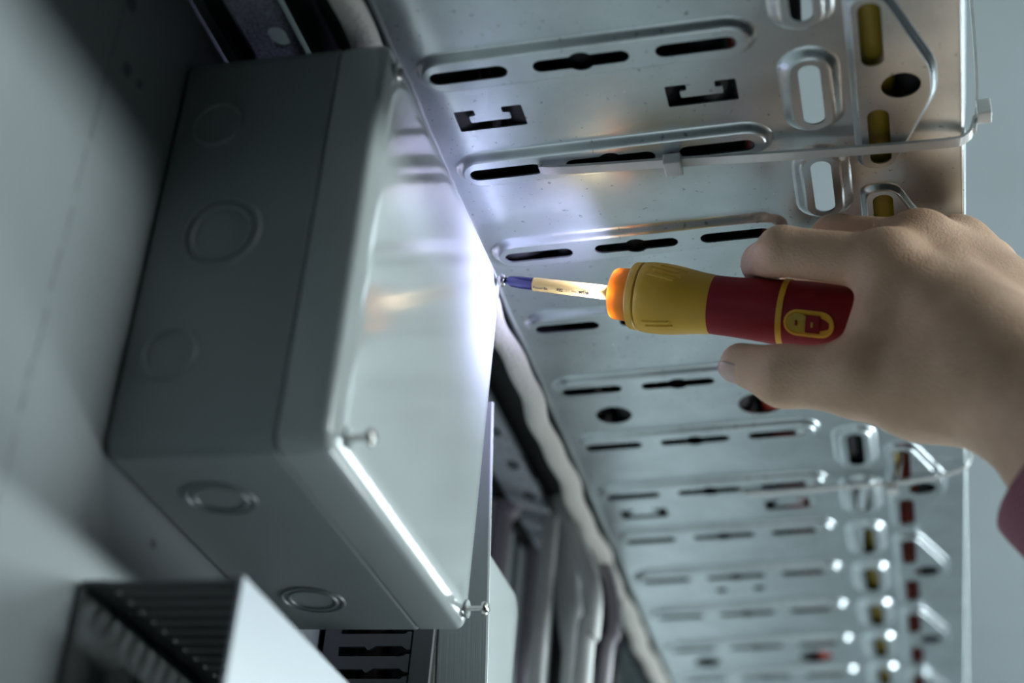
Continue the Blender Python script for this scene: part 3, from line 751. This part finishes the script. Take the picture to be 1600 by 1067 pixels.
# ------------------------------------------------------------------ the hand: one continuous surface grown around its bones
# joints of the right hand in metres
HK = {
    'el': (0.3925, 0.1266, -0.0155),
    'fa': (0.3417, 0.1269, 0.0492),
    'wr': (0.3155, 0.1381, 0.0878),
    'wr2': (0.3122, 0.1527, 0.1081),
    'cm_i': (0.3043, 0.1391, 0.1008),
    'cm_p': (0.3143, 0.1832, 0.1447),
    'im': (0.2686, 0.1382, 0.1487),
    'mm': (0.2823, 0.1595, 0.1704),
    'rm': (0.2983, 0.1879, 0.1853),
    'pm': (0.311, 0.2116, 0.1882),
    'ip': (0.2243, 0.1383, 0.1587),
    'id': (0.2132, 0.1611, 0.1674),
    'it': (0.215, 0.1787, 0.167),
    'mp': (0.2447, 0.1724, 0.1863),
    'md': (0.2302, 0.194, 0.1872),
    'mt': (0.2364, 0.2004, 0.1755),
    'rp': (0.2658, 0.2075, 0.1885),
    'rd': (0.2487, 0.2187, 0.1914),
    'rt': (0.2533, 0.2129, 0.1731),
    'pp': (0.2842, 0.2263, 0.1864),
    'pdd': (0.2689, 0.2308, 0.1812),
    'pt': (0.2674, 0.2218, 0.1652),
    'tc': (0.2937, 0.1418, 0.0909),
    'tm': (0.2564, 0.145, 0.097),
    'ti': (0.2239, 0.1518, 0.1036),
    'tt': (0.2049, 0.156, 0.1132),
    'web': (0.2673, 0.1468, 0.1196),
    'web2': (0.277, 0.1485, 0.1358),
    'then': (0.2807, 0.1496, 0.0913),
}

def V(k): return np.array(HK[k], dtype=np.float32)
H_ = 0.0013
lo = np.min([HK[k] for k in HK if k != 'el'], axis=0) - 0.045
hi = np.max([HK[k] for k in HK if k != 'el'], axis=0) + 0.045
nx, ny, nz = [int((hi[i] - lo[i]) / H_) + 1 for i in range(3)]
gx = (lo[0] + H_ * np.arange(nx)).astype(np.float32)[:, None, None]
gy = (lo[1] + H_ * np.arange(ny)).astype(np.float32)[None, :, None]
gz = (lo[2] + H_ * np.arange(nz)).astype(np.float32)[None, None, :]
def cone(a, ra, b, rb, flat=None):
    d = b - a; L2 = float(d @ d)
    t = np.clip(((gx - a[0]) * d[0] + (gy - a[1]) * d[1] + (gz - a[2]) * d[2]) / L2, 0, 1)
    r = ra + (rb - ra) * t
    return np.sqrt((gx - a[0] - t * d[0]) ** 2 + (gy - a[1] - t * d[1]) ** 2 + (gz - a[2] - t * d[2]) ** 2) - r
def smin(a, b, k):
    h = np.clip(0.5 + 0.5 * (b - a) / k, 0, 1)
    return b * (1 - h) + a * h - k * h * (1 - h)
def chain(names, radii, k=0.004):
    f = None
    for (n0, r0), (n1, r1) in zip(zip(names, radii), list(zip(names, radii))[1:]):
        c = cone(V(n0), r0, V(n1), r1)
        f = c if f is None else smin(f, c, k)
    return f
palm = cone(V('fa'), 0.0290, V('wr'), 0.0270)
palm = smin(palm, cone(V('el'), 0.036, V('fa'), 0.0290), 0.010)
palm = smin(palm, cone(V('wr'), 0.0260, V('cm_i'), 0.0230), 0.014)
palm = smin(palm, cone(V('wr2'), 0.0220, V('cm_p'), 0.0200), 0.014)
for mc, cm, r0, r1 in (('im', 'cm_i', 0.0125, 0.0185), ('mm', 'cm_i', 0.0122, 0.0190), ('rm', 'cm_p', 0.0120, 0.0180), ('pm', 'cm_p', 0.0118, 0.0170),
                       ('rm', 'cm_i', 0.0120, 0.0180), ('mm', 'cm_p', 0.0120, 0.0180), ('pm', 'wr2', 0.0110, 0.0200)):
    palm = smin(palm, cone(V(cm), r1, V(mc), r0), 0.017)
palm = smin(palm, cone(V('tc'), 0.0200, V('tm'), 0.0150), 0.014)
palm = smin(palm, cone(V('then'), 0.0190, V('web'), 0.0125), 0.014)
palm = smin(palm, cone(V('web'), 0.0120, V('im'), 0.0115), 0.010)
palm = smin(palm, cone(V('web'), 0.0120, V('tm'), 0.0120), 0.010)
palm = smin(palm, cone(V('web2'), 0.0130, V('cm_i'), 0.018), 0.012)
hand = palm
for nm, rad in ((('im', 'ip', 'id', 'it'), (0.0122, 0.0108, 0.0094, 0.0082)), (('mm', 'mp', 'md', 'mt'), (0.0122, 0.0108, 0.0095, 0.0082)),
                (('rm', 'rp', 'rd', 'rt'), (0.0115, 0.0100, 0.0090, 0.0080)), (('pm', 'pp', 'pdd', 'pt'), (0.0105, 0.0088, 0.0080, 0.0072))):
    hand = smin(hand, chain(nm, rad, 0.003), 0.005)
th = chain(('tm', 'ti', 'tt'), (0.0150, 0.0128, 0.0092), 0.005)
hand = smin(hand, th, 0.007)
# skin between the knuckles
for a_, b_ in (('im', 'mm'), ('mm', 'rm'), ('rm', 'pm')):
    hand = smin(hand, cone(V(a_), 0.0112, V(b_), 0.0108), 0.009)
# knuckles
for k, r in (('im', 0.0138), ('mm', 0.0134), ('rm', 0.0122), ('pm', 0.0112)):
    c = np.sqrt((gx - V(k)[0]) ** 2 + (gy - V(k)[1]) ** 2 + (gz - V(k)[2]) ** 2) - r
    hand = smin(hand, c, 0.004)
# the grip follows the tool it holds
inv = np.array(SD.inverted(), dtype=np.float32)
lx = inv[0, 0] * gx + inv[0, 1] * gy + inv[0, 2] * gz + inv[0, 3]
ly = inv[1, 0] * gx + inv[1, 1] * gy + inv[1, 2] * gz + inv[1, 3]
lz = inv[2, 0] * gx + inv[2, 1] * gy + inv[2, 2] * gz + inv[2, 3]
rp_ = np.interp(lx.ravel(), [p[0] for p in RED[1:]], [p[1] for p in RED[1:]]).reshape(lx.shape).astype(np.float32)
tool = np.maximum(np.sqrt(ly ** 2 + lz ** 2) - rp_ - 0.0003, lx - 0.1893)
def smax(a, b, k): return -smin(-a, -b, k)
hand = smax(hand, -tool, 0.0015)

def surface_nets(f, lo, h):
    s = f < 0
    nx, ny, nz = f.shape
    c = np.zeros((nx - 1, ny - 1, nz - 1), np.int8)
    for dx in (0, 1):
        for dy in (0, 1):
            for dz in (0, 1):
                c += s[dx:nx - 1 + dx, dy:ny - 1 + dy, dz:nz - 1 + dz]
    act = np.argwhere((c > 0) & (c < 8))
    idx = -np.ones(c.shape, np.int32); idx[tuple(act.T)] = np.arange(len(act))
    acc = np.zeros((len(act), 3)); cnt = np.zeros(len(act))
    corners = [(i, j, k) for i in (0, 1) for j in (0, 1) for k in (0, 1)]
    for a in corners:
        for ax in range(3):
            if a[ax]: continue
            b = list(a); b[ax] = 1
            fa = f[tuple((act + a).T)]; fb = f[tuple((act + b).T)]
            m = (fa < 0) != (fb < 0)
            t = np.where(m, fa / np.where(m, fa - fb, 1), 0)
            p = np.tile(np.array(a, float), (len(act), 1)); p[:, ax] += t
            acc[m] += p[m]; cnt[m] += 1
    v = (act + acc / cnt[:, None]) * h + lo
    faces = []
    for ax in range(3):
        u, w = (ax + 1) % 3, (ax + 2) % 3
        sl0 = [slice(None)] * 3; sl1 = [slice(None)] * 3
        sl0[ax] = slice(0, -1); sl1[ax] = slice(1, None)
        e = np.argwhere(s[tuple(sl0)] != s[tuple(sl1)])
        e = e[(e[:, u] > 0) & (e[:, w] > 0) & (e[:, u] < f.shape[u] - 1) & (e[:, w] < f.shape[w] - 1)]
        flip = s[tuple(e.T)]
        q = []
        for du, dw in ((-1, -1), (0, -1), (0, 0), (-1, 0)):
            k = e.copy(); k[:, u] += du; k[:, w] += dw
            q.append(idx[tuple(k.T)])
        q = np.stack(q, 1)
        q[~flip] = q[~flip][:, ::-1]
        faces.append(q)
    fc = np.concatenate(faces); fc = fc[(fc >= 0).all(1)]
    return v, fc
vs, fc = surface_nets(hand, lo, H_)
me = bpy.data.meshes.new('hand')
me.from_pydata(vs.tolist(), [], fc.tolist()); me.update()
bm = bmesh.new(); bm.from_mesh(me)
# keep the largest connected piece, smooth lightly
for _ in range(3): bmesh.ops.smooth_vert(bm, verts=bm.verts, factor=0.5, use_axis_x=True, use_axis_y=True, use_axis_z=True)
bmesh.ops.recalc_face_normals(bm, faces=bm.faces)
bm.to_mesh(me); bm.free()
person = tag(empty('person', tuple(HK['wr'])), 'right hand in a maroon cuff gripping the electric screwdriver', 'person')
ho = link('hand', me, M['skin'], None, 180)
ho.parent = person; ho.matrix_parent_inverse = Matrix.Translation(-Vector(HK['wr']))

# thumb nail: a curved plate lying on the thumb tip
tt, ti = Vector(HK['tt']), Vector(HK['ti'])
tdir = (tt - ti).normalized()
out = (Vector((0.29221, -0.4843, -0.25099)) - tt).normalized()
out = (out * 0.72 + Vector((-0.05, 0.50, -0.865)) * -0.0 + Vector((-0.3, 0.35, -0.75)) * 0.62)
out = (out - tdir * out.dot(tdir)).normalized()
sid = tdir.cross(out)
nl = MB(); rows = []
for i in range(9):
    a = -0.0045 + 0.0115 * i / 8
    row = []
    for j in range(9):
        s = (j / 8 - 0.5) * 2
        hw = 0.0056 * (1 - 0.25 * max(0, (i - 6) / 2)) 
        edge = 1 - 0.10 * (s ** 2) * (1 if i > 6 else 0)
        ang = s * hw / 0.0092
        rr = 0.00925 - 0.0016 * max(0, a / 0.007) ** 2
        row.append(tt + tdir * (a * edge) + out * (rr * math.cos(ang)) + sid * (rr * math.sin(ang)))
    rows.append(row)
nl.loft(rows, closed=False)
nlo = nl.build('thumbnail', M['nail'], None, 60)
nlo.parent = person; nlo.matrix_parent_inverse = Matrix.Translation(-Vector(HK['wr']))
sm = nlo.modifiers.new('thick', 'SOLIDIFY'); sm.thickness = 0.0006; sm.offset = 0

# shirt cuff: a loose doubled tube round the forearm
fa_, el_ = Vector(HK['fa']), Vector(HK['el'])
fd = (el_ - fa_).normalized()
fm = frame(fa_, fd, (0, 0, 1))
cuff = MB(); rings = []
prof_ = [(-0.0005, 0.0405), (-0.0018, 0.0420), (-0.0005, 0.0435), (0.004, 0.0438), (0.020, 0.0445), (0.0215, 0.0436), (0.024, 0.0446), (0.050, 0.046), (0.090, 0.048), (0.16, 0.053)]
inner = [(0.16, 0.051), (0.03, 0.0425), (0.004, 0.0412)]
for x, r in inner + prof_:
    ring = []
    for k in range(48):
        a = 2 * math.pi * k / 48
        rr = r + 0.0016 * math.sin(3 * a + x * 40) * min(1, max(0, x / 0.03) + 0.4)
        ring.append((x, rr * math.cos(a), rr * math.sin(a)))
    rings.append(ring)
cuff.loft(rings)
co = cuff.build('cuff', M['cloth'], None, 60)
co.parent = person; co.matrix_parent_inverse = Matrix.Translation(-Vector(HK['wr'])); co.matrix_basis = fm
